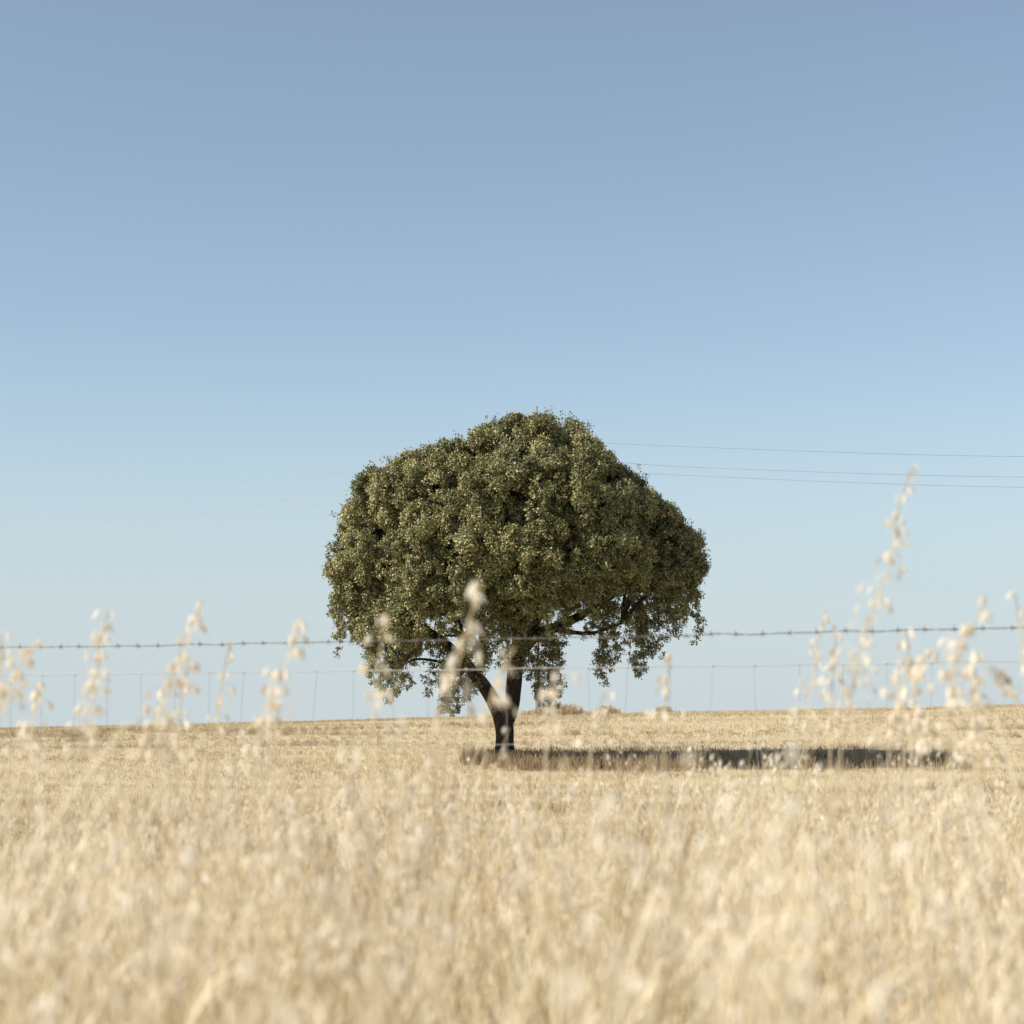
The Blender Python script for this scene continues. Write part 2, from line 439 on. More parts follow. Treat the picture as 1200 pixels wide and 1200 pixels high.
R_ = random.Random(5)
lobes = []
def fit(c, r):
    """keep a lobe of radius r inside the crown's upper and side profile"""
    rr = r + .19; px0 = 592 + c.x * S; zmax = 99
    for k in range(-4, 5):
        dx = k / 4 * rr * .95; q_ = px0 + dx * S
        if q_ < 384 or q_ > 829:
            zt = (896 - 650) / S
        else: zt = (896 - top(q_)) / S
        zmax = min(zmax, zt - math.sqrt(rr * rr - dx * dx))
    return Vector((c.x, c.y, min(c.z, zmax)))
tries = 0
while len(lobes) < 470 and tries < 90000:
    tries += 1
    px = R_.uniform(386, 826); D = halfdepth(px)
    th = R_.uniform(-.55, math.pi + .55)         # angle in the plane across depth: 0 front, pi/2 top, pi back
    cy, cz = math.cos(th), math.sin(th)
    nz_ = noise.noise(Vector((px / S * .95, -cy * 2.9, cz * 2.6 + 7.4)))       # valleys between the boughs
    ins = min(.85, max(.0, .12 - 1.8 * nz_)) * (.6 if cz > .75 else 1) + (R_.choice((0, 0, .3, .5)) if cz < .8 else R_.choice((0, .1, .25)))
    zt = (896 - top(px)) / S; zb = (896 - bot(px)) / S
    zc = min(ZC, (zt * .45 + zb * .55))
    r = R_.choice((R_.uniform(.16, .28), R_.uniform(.24, .40), R_.uniform(.32, .50)))
    if px - r * S * .8 < 386 or px + r * S * .8 > 827: continue
    low = cz < .15
    if low and R_.random() < .35: continue
    hh = (zt - zc) if cz > 0 else (zc - zb) / .52
    dep = -cy * (D - r * .9 - ins); z = zc + cz * max(.05, hh - r * .6 - ins)
    if cz < 0: z = max(z, zb + r * .6); dep *= 1 + .12 * cz
    ux = (px - 606) / 223
    x_ = (px - 592) / S - ux * abs(ux) ** 2 * (r * .9 + ins * .8)
    c = fit(Vector((x_, dep, z)), r)
    if all((c - l[0]).length > .92 * (r + l[1]) for l in lobes):
        lobes.append((c, r))
print("lobes", len(lobes))
n_outer = len(lobes)
# a few dense inner masses so that the middle of the crown is not see-through
for _ in range(62):
    px = R_.uniform(430, 785); zt = (896 - top(px)) / S
    c = fit(Vector(((px - 592) / S, R_.uniform(-.62, .62) * halfdepth(px), R_.uniform(3.9, max(4.3, zt - .9)))), .6)
    lobes.append((c, R_.uniform(.3, .5)))

crown_v, crown_t = [], []
def add_leaves(C, Dn, N, L, Wd, tint):
    """C centres (n,3), Dn directions, N facing (n,3): folded leaf diamonds"""
    n = len(C)
    s = np.cross(Dn, N); s /= np.linalg.norm(s, axis=1)[:, None] + 1e-9
    nn = np.cross(s, Dn)
    a = C; b = C + Dn * (L * .45)[:, None] - s * (Wd * .5)[:, None] - nn * (Wd * .12)[:, None]
    c = C + Dn * L[:, None]; d = C + Dn * (L * .45)[:, None] + s * (Wd * .5)[:, None] - nn * (Wd * .12)[:, None]
    crown_v.append(np.stack([a, b, c, d], 1).reshape(-1, 3)); crown_t.append(np.repeat(tint, 4))
def sprig(p, d, length, n, tint0, spread=.04, face=None, size=1.0):
    """a leafy twig starting at p along d; its leaves turn loosely towards `face`"""
    t = rng.random(n)
    d = np.array(d); p = np.array(p); face = d if face is None else np.array(face)
    C = p + np.outer(t * length, d) + rng.normal(0, spread, (n, 3))
    Dn = d * .35 + rng.normal(0, .6, (n, 3)) + np.array([0, 0, -.15]); Dn /= np.linalg.norm(Dn, axis=1)[:, None]
    N = face * .9 + np.array([0, 0, .25]) + rng.normal(0, .36, (n, 3))
    L = rng.uniform(.042, .075, n) * size
    add_leaves(C, Dn, N, L, L * rng.uniform(.5, .68, n), np.clip(tint0 + rng.normal(0, .18, n), 0, 1))
br = MB()
def nearest_limb(c):
    best = None
    for L_ in limbs:
        for k, p in enumerate(L_[4:]):
            dd = (p - c).length + (0.8 if p.z > c.z + .2 else 0)
            if best is None or dd < best[0]: best = (dd, p)
    return best[1]
centre = Vector((0, 0, 4.2))
for li, (c, r) in enumerate(lobes):
    outer = li < n_outer
    tint0 = R_.uniform(.22, .62)
    out_ = (c - centre).normalized()
    # each lobe is a bunch of tight puffs turned to the outside, with dark gaps between them
    npf = int(13 * (r / .4) ** 2) + 2 if outer else 7
    for _k in range(npf):
        v = Vector((rng.normal(), rng.normal(), rng.normal())).normalized()
        if v.dot(out_) < -.15 and rng.random() < .75: v = -v
        if v.z < -.25 and rng.random() < .75: continue
        pc = c + v * r * rng.uniform(.55, .95); pr = rng.uniform(.11, .21) if outer else .22
        tp = tint0 + R_.uniform(-.12, .12)
        for _ in range(int(1150 * pr * pr) + 6 if outer else 26):
            u = Vector((rng.normal(), rng.normal(), rng.normal())).normalized()
            if u.dot(v) < -.2: u = -u
            p = pc + u * pr * (rng.random() ** .3)
            o = (u * .8 + Vector((0, 0, -.3 if p.z < 5 else 0))).normalized()
            sprig(p, o, .07, 11 if outer else 9, tp, .026, face=(u * .7 + v * .4))
    q = nearest_limb(c)
    mid = q.lerp(c, .5) + Vector((R_.gauss(0, .15), R_.gauss(0, .15), R_.gauss(.12, .12)))
    Ln = (c - q).length; r0 = min(.05, .012 + .012 * Ln)
    pth = smooth_path([q, mid, c], 5)
    br.tube(pth, [r0 * (1 - .75 * k / (len(pth) - 1)) for k in range(len(pth))], 5, .5)
    for _ in range(4):
        v = Vector((R_.gauss(0, 1), R_.gauss(0, 1), R_.gauss(0, 1))).normalized() * r * .85
        br.tube([c, c + v * .5 + Vector((0, 0, .03)), c + v], [.011, .008, .004], 3, .5)

def tassel(px, y0, y1, dep, wpx, dens=1.0):
    """foliage hanging from the rim of the crown"""
    tint0 = R_.uniform(.25, .5)
    x0 = px + R_.uniform(-6, 6)
    A = T(x0, y0 - 14, dep); B = T(px, y1, dep + R_.uniform(-.1, .1))
    mid = A.lerp(B, .5) + Vector((R_.gauss(0, .06), R_.gauss(0, .08), 0))
    pth = smooth_path([A, mid, B], 6)
    br.tube(pth, [.012 * (1 - .7 * k / 12) for k in range(13)], 4, .5)
    Ln = (A - B).length
    knots = []; t = 0.0
    while t < 1:
        knots.append((t, R_.uniform(.45, 1.0) * (1 - .5 * t ** 2))); t += R_.uniform(.08, .17) / max(Ln, .2)
    for (t, ws) in knots:
        p0 = pth[int(t * 11.99)].lerp(pth[int(t * 11.99) + 1], t * 11.99 % 1)
        an = R_.uniform(0, 6.28); wm = wpx / S * .5 * ws
        pc = p0 + Vector((math.cos(an) * wm * .7, math.sin(an) * wm * .7, R_.gauss(0, .04)))
        pr = R_.uniform(.06, .12) * (.6 + .5 * ws)
        if wm > .12: br.tube([p0, p0.lerp(pc, .6) + Vector((0, 0, .02)), pc], [.006, .005, .003], 3, .5)
        for _ in range(int(8 * dens * (pr / .1) ** 2) + 2):
            u = Vector((rng.normal(), rng.normal(), rng.normal())).normalized()
            d = Vector((u.x * .6, u.y * .6, -.6 + .3 * u.z)).normalized()
            sprig(pc + u * pr * rng.random() ** .4, d, .07, 9, tint0 + .1 * (rng.random() - .5), .024, face=(u.x, u.y, u.z * .5 + .2))

for (px, y0, y1, dep, wp, de) in [
    (400, 690, 768, -.4, 22, 1), (392, 650, 712, .3, 20, 1), (414, 715, 752, .4, 24, 1), (440, 720, 792, -.6, 24, .9), (448, 740, 812, -.7, 28, 1), (462, 745, 826, -.5, 30, 1.1),
    (474, 735, 800, -.9, 26, 1), (486, 735, 780, -.2, 22, .7), (430, 720, 770, .8, 22, .8), (455, 730, 800, 1.2, 26, .8),
    (500, 770, 818, -.5, 20, .9), (515, 768, 806, -.8, 26, 1), (528, 768, 832, -.9, 28, 1.2), (540, 775, 826, -1.1, 26, 1.2), (547, 770, 812, -.8, 24, 1.2), (520, 780, 834, -.4, 14, .9),
    (552, 730, 775, -1.5, 34, 1), (568, 720, 790, -1.6, 26, 1), (585, 700, 760, -1.8, 26, .8), (510, 720, 765, .4, 22, .5),
    (622, 745, 806, -.7, 18, 1), (632, 745, 822, -.5, 24, 1.2), (641, 748, 838, -.4, 20, 1.2), (650, 755, 818, -.6, 24, 1.2), (657, 762, 806, -.5, 16, 1), (637, 760, 800, -.9, 26, 1.2), (604, 720, 770, -1.9, 30, .9), (596, 730, 782, -1.7, 20, .7),
    (668, 712, 752, -1, 20, .6), (684, 712, 748, -.6, 18, .7), (700, 715, 792, -.4, 20, 1), (709, 720, 800, -.5, 18, 1.2), (716, 725, 784, -.8, 18, 1), (726, 715, 762, .6, 20, .8), (736, 720, 768, -1, 22, 1),
    (744, 725, 798, -.5, 17, 1.3), (752, 725, 792, -.4, 14, 1.1), (762, 720, 764, .3, 18, 1), (774, 715, 764, -.2, 18, 1.1), (783, 700, 752, .1, 18, 1), (792, 690, 740, .4, 18, 1), (802, 680, 726, -.1, 20, 1), (814, 660, 700, .2, 18, .9), (822, 640, 684, 0, 16, .8),
    (596, 735, 788, -1.0, 24, 1.2), (606, 738, 800, -.8, 16, 1.1), (586, 732, 776, -1.2, 26, 1.2), (572, 745, 792, -1.2, 24, 1.2), (620, 738, 782, -.8, 18, 1),
    (560, 700, 772, -1.4, 40, 1.3), (575, 705, 762, -1.9, 36, 1.2), (548, 700, 768, -1.2, 44, 1.3), (530, 705, 742, -1.0, 40, 1), (592, 705, 752, -2.1, 34, 1.2), (610, 710, 756, -2.1, 34, 1), (556, 768, 815, -1.1, 26, 1.3), (660, 705, 752, -1.6, 34, 1),
    (436, 745, 806, -.2, 26, 1.2), (455, 750, 822, -.3, 26, 1.2), (468, 750, 816, -1, 26, 1.2), (446, 740, 800, .2, 30, 1.2), (480, 742, 806, .3, 22, 1), (536, 778, 838, -.6, 22, 1.2), (522, 785, 828, -.9, 22, 1.2), (548, 780, 822, -.3, 20, 1.2), (628, 750, 815, -.2, 22, 1.2), (647, 760, 832, -.8, 20, 1.2), (704, 700, 790, -.7, 18, 1), (748, 712, 795, 0, 16, 1.1), (770, 700, 770, .5, 20, 1), (790, 680, 748, -.6, 20, 1), (806, 670, 722, .6, 18, 1),
    (640, 700, 735, -2.2, 30, .8), (662, 700, 738, -1.9, 28, .8), (615, 695, 728, -2.4, 30, .9), (575, 690, 725, -2.6, 30, .8)]:
    tassel(px, y0, y1, dep, wp, de)
for _ in range(80):                          # drooping sprays over the lower half of the crown
    px = R_.uniform(392, 822); sgn = R_.choice((-1, -1, -1, 1)); u_ = R_.random()
    yb = bot(px); y1 = max(yb - 110 * u_, top(px) + 125); dep = sgn * halfdepth(px) * (R_.uniform(.72, .96) + .05 * u_)
    tassel(px, y1 - R_.uniform(30, 60), y1 + R_.uniform(0, 16), dep, R_.uniform(14, 26), 1.0)
for _ in range(70):                          # small tufts breaking the outline of the crown
    px = R_.uniform(396, 818); sgn = R_.choice((-1, 1)); a_ = R_.uniform(.5, 1.57)
    zt = (896 - top(px)) / S; dep = sgn * math.cos(a_) * halfdepth(px); z = ZC + (zt - ZC) * math.sin(a_) - .12
    v = (Vector(((px - 606) / S, dep, z - 3.4))).normalized(); p0 = Vector(((px - 592) / S, dep, z))
    br.tube([p0 - v * .3, p0, p0 + v * .16], [.010, .007, .003], 3, .5)
    for _k in range(R_.randint(3, 9)):
        u = Vector((rng.normal(), rng.normal(), rng.normal())) * .07
        sprig(p0 + v * R_.uniform(-.05, .14) + u, v, .09, 9, .5, .026, face=tuple(v))
for _ in range(95):                          # ragged rim all round, front and back
    px = R_.uniform(400, 812); sgn = R_.choice((-1, -1, 1)); dep = sgn * halfdepth(px) * R_.uniform(.55, .92)
    yb = bot(px); tassel(px, yb - 30, yb + R_.uniform(-8, 40 if px > 640 else 26), dep, R_.uniform(16, 30), .9)
for (px, y0) in [(688, 508), (690, 500), (664, 494), (578, 500), (430, 552), (412, 578), (755, 562), (640, 492)]:   # twigs breaking the top outline
    p = T(px, y0 + 8); sprig(p, (0.1, 0, 1), .28, 70, .45, .05)
for _ in range(40):                          # bare twigs under the crown
    px = R_.uniform(470, 780); a_ = T(px, bot(px) - 5, R_.uniform(-2, 2)); b_ = a_ + Vector((R_.gauss(0, .12), R_.gauss(0, .1), -R_.uniform(.3, .9)))
    br.tube(smooth_path([a_, a_.lerp(b_, .5) + Vector((R_.gauss(0, .06), 0, 0)), b_], 3), [.008, .007, .007, .006, .005, .004, .003], 3, .5)

trunk = tr.build("trunk", M_bark, tree, smooth=True)
md = trunk.modifiers.new("weld_limbs", 'REMESH'); md.mode = 'VOXEL'; md.voxel_size = .022; md.use_smooth_shade = True
br.build("branches", M_bark, tree)
CV = np.concatenate(crown_v); CT = np.concatenate(crown_t); print("leaves", len(CV) // 4)
k4 = np.arange(len(CV) // 4) * 4
tri = np.concatenate([np.stack([k4, k4 + 1, k4 + 2], 1), np.stack([k4, k4 + 2, k4 + 3], 1)])
mesh_np("crown", CV, tri, M_leaf, tree, {"tint": CT})

# ------------------------------------------------------------------ power line far behind the tree
PD = 118.0
pb = P(629, 476, PD)
pz = gz(pb.x, PD)
pole = empty("utility_pole", (pb.x, PD, pz)); tag(pole, "tall slender utility pole rising behind the crown of the oak", "utility pole")
m_ = MB(); m_.tube([(0, 0, -.5), (0, 0, (pb.z - pz) * .5), (0, 0, pb.z - pz)], [.16, .12, .055], 10, .5); m_.build("pole_shaft", M_pole, pole)
zs = [P(629, yy, PD).z - pz for yy in (513, 535, 546)]
for k, z_ in enumerate(zs):
    m_ = MB(); m_.tube([(0, 0, z_ - .12), (0, -.16 if k % 2 else .16, z_ - .10)], [.04, .04], 6, .5); m_.build("bracket", M_pole, pole)
for k, z_ in enumerate(zs):
    m_ = MB(); yo = -.16 if k % 2 else .16
    m_.tube([(0, yo, z_ - .12), (0, yo, z_ - .07), (0, yo, z_ - .03), (0, yo, z_)], [.03, .055, .055, .03], 8, .5); m_.build("insulator", M_pole, pole)
LW = [(0, 614.5, 177, 588, 290, 571.5), (0, 637, 177, 614, 290, 600), (0, 649, 177, 627.5, 290, 612)]
RW = [(725, 520, 1000, 530.5, 1200, 535), (765, 545, 1000, 554.5, 1200, 559), (765, 555, 1000, 565.5, 1200, 571)]
names = ["uppermost thin power cable crossing the sky behind the oak", "middle power cable, close above the lowest one", "lowest of the three power cables in the sky"]
for k in range(3):
    yo = -.16 if k % 2 else .16
    l, r = LW[k], RW[k]
    A = P(629, (513, 535, 546)[k], PD) + Vector((0, yo, 0))
    y0_, y1_, dv = (614.5, 636.5, 648)[k], (513, 535, 546)[k], 3.2
    LP = [P(x_, y0_ + (y1_ - y0_) * x_ / 629 + dv * 4 * (x_ / 629) * (1 - x_ / 629), 118 + .45 * 1.4 + .108 * 123 * (1 - x_ / 629) ** 1.05) for x_ in (-120, 0, 120, 240, 360, 480)]
    r1 = P(r[0], r[1], 117); r2 = P(r[2], r[3], 113); r3 = P(r[4], r[5], 110); rx = r3 + (r3 - r2) * 1.5 + Vector((0, 0, .25))
    m_ = MB(); m_.tube(smooth_path(LP + [A, r1, r2, r3, rx], 10), .012, 5, .5)
    tag(m_.build("power_cable", M_cable), names[k], "power cable", "power cables across the sky")

# ------------------------------------------------------------------ fence in front of the field
def fy(x): return 8.38 - .447 * x
FX0, FX1 = -5.0, 5.0
def fence_pt(x, z): return Vector((x, fy(x), z))
fr = random.Random(3)
def wire_path(z, sag, n=90, jit=.004):
    return [fence_pt(FX0 + (FX1 - FX0) * t / n, z + sag * ((t / n - .5) ** 2) * 4 + .0 + fr.gauss(0, jit * .4)) for t in range(n + 1)]
bw = empty("barbed_wire", fence_pt(0, 1.27)); tag(bw, "single strand of barbed wire stretched above the mesh fence", "barbed wire")
o0 = bw.location
path = wire_path(1.272, .03)
for ph in (0, math.pi):
    m_ = MB(); n2 = 700; pp = []
    for t in range(n2 + 1):
        u = t / n2 * 90; k = min(int(u), 89); p = path[k].lerp(path[k + 1], u - k); an = t * .55 + ph
        pp.append(p + Vector((0, math.cos(an) * .0022, math.sin(an) * .0022)) - o0)
    m_.tube(pp, .0012, 4, .5); m_.build("strand", M_rust, bw)
barb = None; x = FX0 + .05; nb = 0
while x < FX1 and nb < 99:
    u = (x - FX0) / (FX1 - FX0) * 90; k = int(u); c = path[k].lerp(path[k + 1], u - k) - o0
    if barb is None:
        m_ = MB(); ax = Vector((1, -.447, 0)).normalized()
        m_.tube([ax * (-.006 + .0015 * q) + Vector((0, math.cos(q * 1.2) * .005, math.sin(q * 1.2) * .005)) for q in range(9)], .0013, 4, .5)
        for dx_, d_ in ((-.004, Vector((.2, .5, 1))), (-.004, Vector((-.2, -.5, -1))), (.005, Vector((-.3, -.7, .8))), (.005, Vector((.3, .7, -.8)))):
            m_.tube([ax * dx_, ax * dx_ + d_.normalized() * .017], [.0014, .0007], 4, .5)
        barb = m_.build("barb", M_rust, bw); b_ = barb
    else:
        b_ = barb.copy(); link(b_, bw)
    b_.location = c; b_.rotation_euler = (fr.uniform(-.6, .6), fr.uniform(-.2, .2), 0)
    x += .0935 + fr.gauss(0, .003); nb += 1

wf = empty("wire_fence", fence_pt(0, 0)); tag(wf, "wire mesh fence with upright stays below the barbed strand", "fence")
o1 = wf.location
heights = [1.153, .86, .66, .50, .38, .28, .20, .12]
for z in heights:
    m_ = MB(); m_.tube([p - o1 for p in wire_path(z, .02, 90)], .0011 if z < 1.1 else .0018, 5, .5); m_.build("line_wire", M_wire, wf)
x = FX0 + .07
while x < FX1:
    m_ = MB(); j = fr.gauss(0, .008); bow = fr.choice((0, 0, 0, .015, -.02))
    m_.tube([fence_pt(x + (j if z < 1 else 0) * (1.15 - z) * 2 + bow * math.sin(math.pi * (z - .12) / 1.03), z) - o1 for z in (1.158, 1.11, 1.06, .98, .82, .67, .54, .42, .31, .21, .115)], .0011, 4, .5)
    m_.tube([fence_pt(x - .006, 1.153) - o1, fence_pt(x, 1.157) - o1, fence_pt(x + .006, 1.153) - o1], .0036, 5, .5)
    m_.build("stay_wire", M_wire, wf)
    x += .152 + fr.gauss(0, .004)

# ------------------------------------------------------------------ wild oats
def oat(path, st, gl, r, n_nodes=9, head=.34, rad=.0013, dens=1.0, L=.023, ped=(.012, .05), taper=.5):
    """stem along path (base to tip); hanging husks on the last `head` metres"""
    n = len(path)
    ln = [0.0]
    for a, b in zip(path, path[1:]): ln.append(ln[-1] + (b - a).length)
    tot = ln[-1]
    st.tube(path, [rad * (1 - taper * l / tot) for l in ln], 4, r.uniform(.2, .7))
    def at(s):
        for k in range(n - 1):
            if ln[k + 1] >= s: return path[k].lerp(path[k + 1], (s - ln[k]) / max(1e-9, ln[k + 1] - ln[k]))
        return path[-1]
    for k in range(n_nodes):
        u = (k + r.uniform(-.3, .3)) / max(1, n_nodes - 1); u = min(max(u, 0), 1)
        s = tot - head * (1 - u); p = at(s)
        for _ in range(max(1, int(round((1 + 2.2 * (1 - u)) * dens + r.uniform(-.5, .5))))):
            a = r.uniform(0, 2*math.pi); pl = r.uniform(*ped) * (1.25 - .7 * u)
            h = Vector((math.cos(a), math.sin(a), 0))
            e = p + h * pl * .8 + Vector((0, 0, pl * .55)); f = e + h * pl * .35 - Vector((0, 0, pl * .25))
            st.tube([p, e, f], .0004, 3, .8)
            d = (Vector((0, 0, -1)) + h * .3 + Vector((r.gauss(0, .25), r.gauss(0, .25), r.gauss(0, .2)))).normalized()
            s1 = d.cross(Vector((math.cos(a * 5), math.sin(a * 5), .3))).normalized(); nn = d.cross(s1)
            l_ = L * r.uniform(.75, 1.15); tt = r.random()
            op = r.uniform(.06, .34)
            if isinstance(gl, list): gl.append(MB()); g_ = gl[-1]
            else: g_ = gl
            g_.glume(f, (d + nn * op).normalized(), s1, l_, l_ * .36, tt)
            g_.glume(f, (d - nn * op).normalized(), -s1, l_ * .93, l_ * .34, tt)
            if r.random() < .6: g_.ribbon([f + d * l_ * .4, f + d * l_ * 1.9 + s1 * l_ * .3], [.0006, .0002], s1, .1)

def build_plants(name, st, gl, root, gm=M_glume):
    off = root.location
    st.build("stem", M_stem, root, off=off); 
    for q_ in gl: q_.build("spikelet", gm, root, off=off)

hero = [
 # label, depth, photo points from tip downwards, head m, nodes, dens, husk length, brown?
 ("tallest wild oat stalk, its tip far above the barbed wire and the power cables' height", 2.9, [(1068, 548), (1052, 600), (1046, 650), (1026, 705), (1006, 770), (992, 850), (975, 960)], .38, 26, .8, .019, 0),
 ("slim oat stalk just left of the tallest one, tip above the barbed wire", 3.6, [(968, 716), (958, 760), (950, 810), (944, 880), (938, 960)], .20, 9, .8, .022, 0),
 ("short straight oat stalk under the tallest one's lean, close on its left", 3.3, [(980, 742), (976, 790), (974, 840), (972, 930)], .16, 7, .7, .022, 0),
 ("upright oat stalk just right of the tallest one, tip touching the barbed wire", 3.2, [(1062, 738), (1066, 780), (1072, 830), (1076, 920)], .19, 9, 1.2, .024, 0),
 ("bushy oat stalk right of the tallest one, head mostly below the mesh top wire", 3.0, [(1092, 760), (1080, 778), (1058, 800), (1046, 850), (1040, 940)], .17, 9, 1.3, .024, 0),
 ("arching oat stalk whose head crosses the barbed wire near the right edge", 2.7, [(1156, 700), (1148, 722), (1132, 742), (1120, 780), (1114, 840), (1108, 950)], .22, 10, 1.3, .024, 0),
 ("single thin oat stalk cut by the right edge, tip above the barbed wire", 3.2, [(1190, 694), (1194, 730), (1200, 790), (1208, 880)], .16, 6, .7, .022, 0),
 ("brown drooping grass ear beside the arching oat stalk", 2.6, [(1188, 818), (1176, 796), (1163, 782), (1152, 790), (1146, 830), (1140, 950)], .05, 5, .8, .016, 1),
 ("dense pale oat stalk below the arching one, behind the brown ear", 3.1, [(1140, 768), (1142, 800), (1146, 850), (1150, 930)], .16, 9, 1.4, .024, 0),
 ("upright pale oat stalk left of the bushier leaning one, tip above the barbed wire", 3.1, [(127, 716), (119, 750), (112, 790), (106, 845), (102, 940)], .22, 11, 1.1, .024, 0),
 ("leaning oat stalk with the highest tip on the left half", 3.0, [(238, 704), (222, 738), (206, 778), (186, 828), (160, 930)], .24, 12, 1.1, .024, 0),
 ("oat stalk beside the highest left one, head under the mesh top wire", 3.3, [(222, 778), (214, 810), (210, 850), (206, 930)], .15, 7, 1.2, .023, 0),
 ("leaning oat stalk left of the oak, tip spreading over the barbed wire", 2.9, [(352, 728), (342, 762), (324, 804), (308, 850), (296, 940)], .22, 10, 1.3, .025, 0),
 ("short oat stalk leaning away at the left edge between the two top wires", 3.1, [(44, 752), (24, 778), (8, 812), (-6, 880)], .12, 7, 1.2, .023, 0),
 ("low upright oat stalk near the left edge, tip under the mesh top wire", 3.3, [(45, 800), (42, 830), (38, 870), (34, 940)], .13, 7, 1.2, .023, 0),
 ("oat stalk cut by the left edge, tip at the barbed wire", 3.0, [(3, 742), (0, 790), (-4, 850)], .17, 7, .9, .023, 0),
 ("thin sparse oat stalk between the two leaning left ones", 3.6, [(270, 752), (262, 790), (256, 830), (252, 900)], .16, 7, .8, .02, 0),
 ("big blurred oat stalk standing in front of the oak's left limb", 2.0, [(563, 682), (552, 720), (540, 765), (528, 820), (520, 900)], .15, 9, .42, .030, 0),
 ("short oat stalk in front of the oak's trunk fork", 2.1, [(603, 760), (588, 785), (576, 820), (568, 880)], .09, 5, .7, .022, 0),
 ("oat stalk before the lower left skirt of the oak's crown", 2.5, [(452, 722), (446, 765), (440, 810), (436, 900)], .10, 4, .8, .024, 0),
 ("short oat stalk before the hanging foliage right of the trunk", 2.6, [(664, 790), (654, 812), (644, 850), (638, 920)], .08, 4, .9, .024, 0),
 ("lone short oat stalk right of the oak against the low sky", 3.3, [(786, 768), (783, 795), (781, 830), (778, 900)], .10, 4, .8, .023, 0),
 ("low oat stalk poking over the crest between the trunk and the lone short one", 3.2, [(710, 812), (700, 835), (694, 870), (690, 930)], .09, 4, .8, .023, 0),
]
for (lab, d, pp, head, nn_, de, L_, brown) in hero:
    d0 = d; d = d * 1.3 if d > 2.4 else 3.0 + (d - 2)
    r = random.Random(hash(lab) & 0 or len(lab) * 7 + int(pp[0][0]))
    P3 = [P(x, y, d + .03 * math.sin(k * 1.3)) for k, (x, y) in enumerate(pp)]
    last = P3[-1]; dirx = (P3[-1] - P3[-2]); bx = last.x + dirx.x * .8; by = d + r.uniform(-.03, .03)
    P3.append(Vector(((last.x + bx) / 2, by, last.z * .5))); P3.append(Vector((bx, by, gz(bx, by) - .01)))
    path_ = smooth_path(P3[::-1], 4)
    st, gl = MB(), []
    oat(path_, st, gl, r, nn_, head * d / d0, .0024, de * 1.9, L_ * 1.05, (.004, .008) if brown else (.004, .030), .3)
    root = empty("wild_oat", (bx, by, gz(bx, by)))
    tag(root, lab, "grass stalk", "tall wild oat stalks in front of the fence")
    build_plants("wild_oat", st, gl, root, M_glume_b if brown else M_glume)

culms = [
 ("long bare straw stalk leaning right, its tip just below the crest at the far left", 2.5, [(150, 846), (108, 900), (68, 956), (20, 1040)]),
 ("bare straw stalk leaning right below and beside the longest leaning one", 2.3, [(172, 950), (150, 1005), (122, 1085), (88, 1180)]),
 ("short bright bare stalk with its tip low in the left part of the grass", 2.2, [(232, 1040), (217, 1095), (200, 1150), (186, 1210)]),
 ("bare stalk leaning left, rising below the trunk from the bottom edge", 2.1, [(592, 1062), (603, 1110), (618, 1165), (634, 1230)]),
 ("straight upright bare stalk below the shadow's right half", 2.4, [(952, 985), (951, 1040), (949, 1110), (946, 1180)]),
 ("bare stalk leaning left near the right edge, tip at the crest", 2.9, [(1166, 838), (1178, 880), (1193, 930), (1210, 990)]),
 ("bare stalk leaning right between the trunk and the straight upright one", 2.4, [(792, 968), (772, 1030), (748, 1105), (728, 1180)]),
]
for (lab, d, pp) in culms:
    P3 = [P(x, y, d) for x, y in pp]; dv_ = P3[-1] - P3[-2]
    bx = P3[-1].x + dv_.x * 2.2; P3.append(Vector(((P3[-1].x + bx) / 2, d, P3[-1].z * .5))); P3.append(Vector((bx, d, gz(bx, d) - .01)))
    pth = smooth_path(P3[::-1], 4); r = random.Random(int(pp[0][0]))
    root = empty("bare_stalk", (bx, d, gz(bx, d))); tag(root, lab, "grass stalk", "bare dry stalks in the near grass")
    st = MB(); st.tube(pth, [.0032 * (1 - .45 * k / (len(pth) - 1)) for k in range(len(pth))], 6, .95); st.build("stem", M_stem, root, off=root.location)
    k = len(pth) // 3; dd = Vector((r.choice((-1, 1)) * .5, .3, 1)).normalized(); lf = MB()
    lf.ribbon([pth[k], pth[k] + dd * .12, pth[k] + dd * .2 + Vector((dd.x * .05, 0, -.04)), pth[k] + dd * .22 + Vector((dd.x * .12, 0, -.12))], [.006, .006, .004, .001], Vector((.6, -.8, 0)), .8)
    lf.build("leaf_blade", M_stem, root, off=root.location)

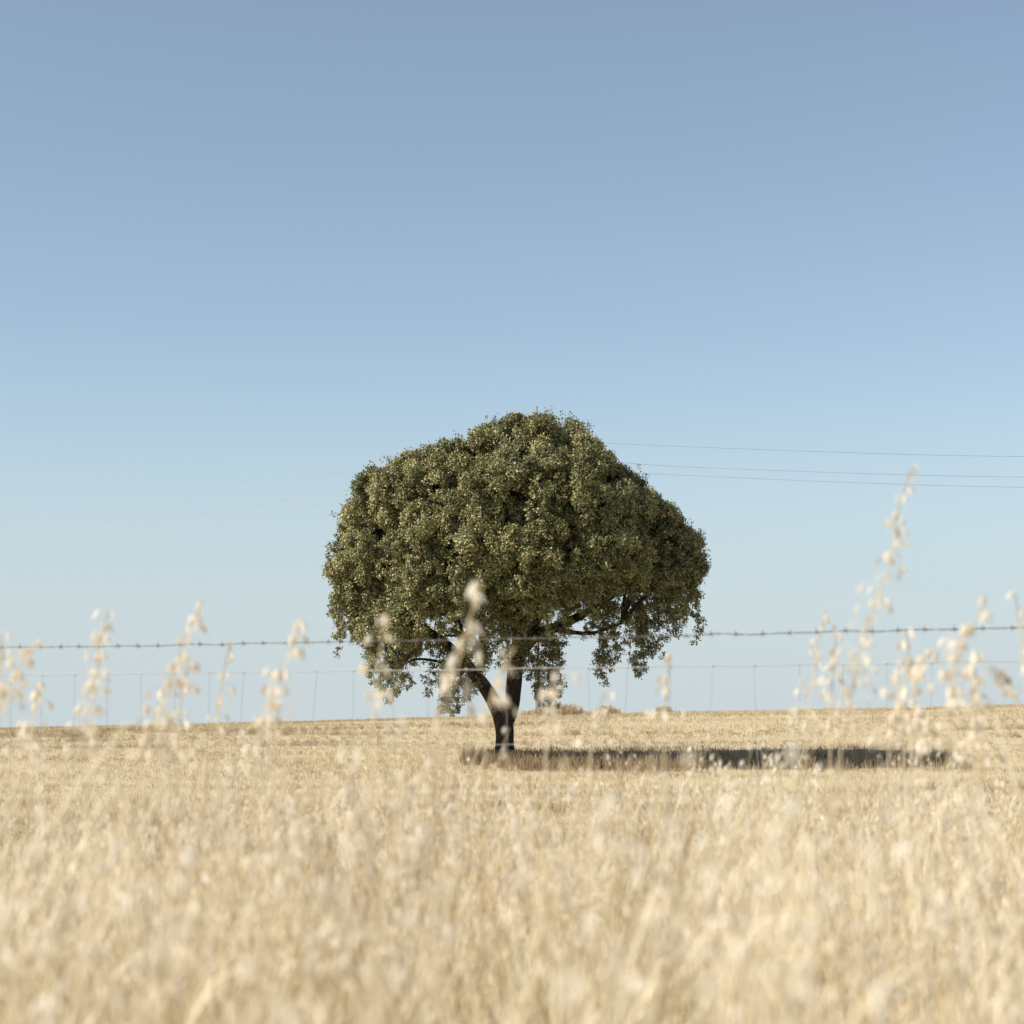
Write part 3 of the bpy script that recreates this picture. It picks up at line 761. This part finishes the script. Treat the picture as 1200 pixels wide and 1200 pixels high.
# long bare culms leaning through the foreground are part of the mass below
# the mass of dry oats and grass between the camera and the fence
def oat_clump(seed, headed=True):
    r = random.Random(seed); st, gl = MB(), MB()
    H = r.uniform(.86, 1.0)
    nst = r.choice((2, 3))
    for _ in range(nst):
        h = H * r.uniform(.85, 1); a = r.uniform(0, 6.28); ln = r.uniform(.02, .20) * h
        b = Vector((r.gauss(0, .02), r.gauss(0, .02), 0)); e = b + Vector((math.cos(a) * ln, math.sin(a) * ln, h))
        m1 = b.lerp(e, .5) + Vector((-math.cos(a), -math.sin(a), 0)) * ln * .2
        pth = smooth_path([b, m1, e, ], 4)
        if headed: oat(pth, st, gl, r, r.randint(5, 9), r.uniform(.16, .28), .0014, r.uniform(.6, 1.1), .022, (.012, .05))
        else: st.tube(pth, .0016, 3, r.random() * .6)
    for _ in range(10):
        a = r.uniform(0, 6.28); h = H * r.uniform(.45, .98); ln = r.uniform(.03, .22)
        b = Vector((r.gauss(0, .03), r.gauss(0, .03), 0)); hd = Vector((math.cos(a), math.sin(a), 0))
        e = b + hd * ln + Vector((0, 0, h))
        pts_ = smooth_path([b, b.lerp(e, .6) - hd * ln * .25 + Vector((0, 0, h * .08)), e, e + hd * ln * .4 - Vector((0, 0, h * r.uniform(.02, .25)))], 3)
        wd = r.uniform(.0025, .005)
        st.ribbon(pts_, [wd * (1 - .8 * k / (len(pts_) - 1)) for k in range(len(pts_))], Vector((-math.sin(a + .5), math.cos(a + .5), 0)), r.random() * .7)
    me = MB(); off = len(st.v)
    me.v = st.v + gl.v; me.a = st.a + gl.a; me.f = st.f + [tuple(i + off for i in f) for f in gl.f]
    o = me.build("clump", M_stem, do_link=False)
    o.data.materials.append(M_glume)
    mi = np.zeros(len(me.f), np.int32); mi[len(st.f):] = 1
    o.data.polygons.foreach_set("material_index", mi)
    return o
def lean_culm(seed):
    r = random.Random(seed); st = MB()
    for _ in range(2):
        h = r.uniform(.8, .98); a = r.uniform(0, 6.28); ln = r.uniform(.25, .5)
        e = Vector((math.cos(a) * ln, math.sin(a) * ln, h)); p = smooth_path([(0, 0, 0), Vector((e.x * .4, e.y * .4, h * .5)), e], 5)
        st.tube(p, [.0022 * (1 - .5 * k / (len(p) - 1)) for k in range(len(p))], 5, r.uniform(.5, 1))
        for k in (3, 6):
            d = Vector((r.gauss(0, 1), r.gauss(0, 1), .8)).normalized() * .22
            st.ribbon([p[k], p[k] + d * .6, p[k] + d - Vector((0, 0, .05))], [.005, .004, .001], Vector((d.y, -d.x, 0)).normalized(), .5)
    return st.build("culm", M_stem, do_link=False)
clumps = [oat_clump(300 + i, True) for i in range(12)] + [oat_clump(340 + i, False) for i in range(6)] + [lean_culm(380 + i) for i in range(4)]
q = []; sc_ = []; ix = []
for _ in range(4700):
    yy = 1.45 + 6.9 * rng.random() ** 1.15
    W = in_view_width(yy, .34, .35); x = rng.uniform(-W, W)
    if yy > fy(x) + .35: continue
    # density is even over the ground, a little patchy
    if rng.random() > (yy / 8.4) ** .55 * (.75 + .35 * math.sin(x * 3.1 + yy * 2.3) * math.sin(yy * 1.9)): continue
    H = rng.normal(.75, .10) - .04 * (yy > 4)
    hd_ = rng.random() < .27
    H = min(.97, H + (.09 if hd_ else -.04))
    if not hd_ and yy < 3.2: H = min(H, .84)
    q.append((x, yy)); sc_.append(H); ix.append(int(rng.integers(0, 12)) if hd_ else int(rng.choice([12, 13, 14, 15, 16, 17, 18, 19, 20, 21, 18, 19, 20, 21])))
q = np.array(q); n_ = len(q); print("clumps", n_)
scatter("dry_grass", clumps, np.column_stack([q, ground(q[:, 0], q[:, 1])]), np.column_stack([rng.normal(0, .13, n_), rng.normal(0, .13, n_), rng.uniform(0, 6.28, n_)]),
        np.array(sc_), ix, "pale dry wild oats and grass filling the foreground before the fence", "grass",
        np.array([noise.noise(Vector((x_ * 1.3, y_ * 1.3, 0))) for x_, y_ in q]) * 1.1 + rng.normal(0, .35, n_))
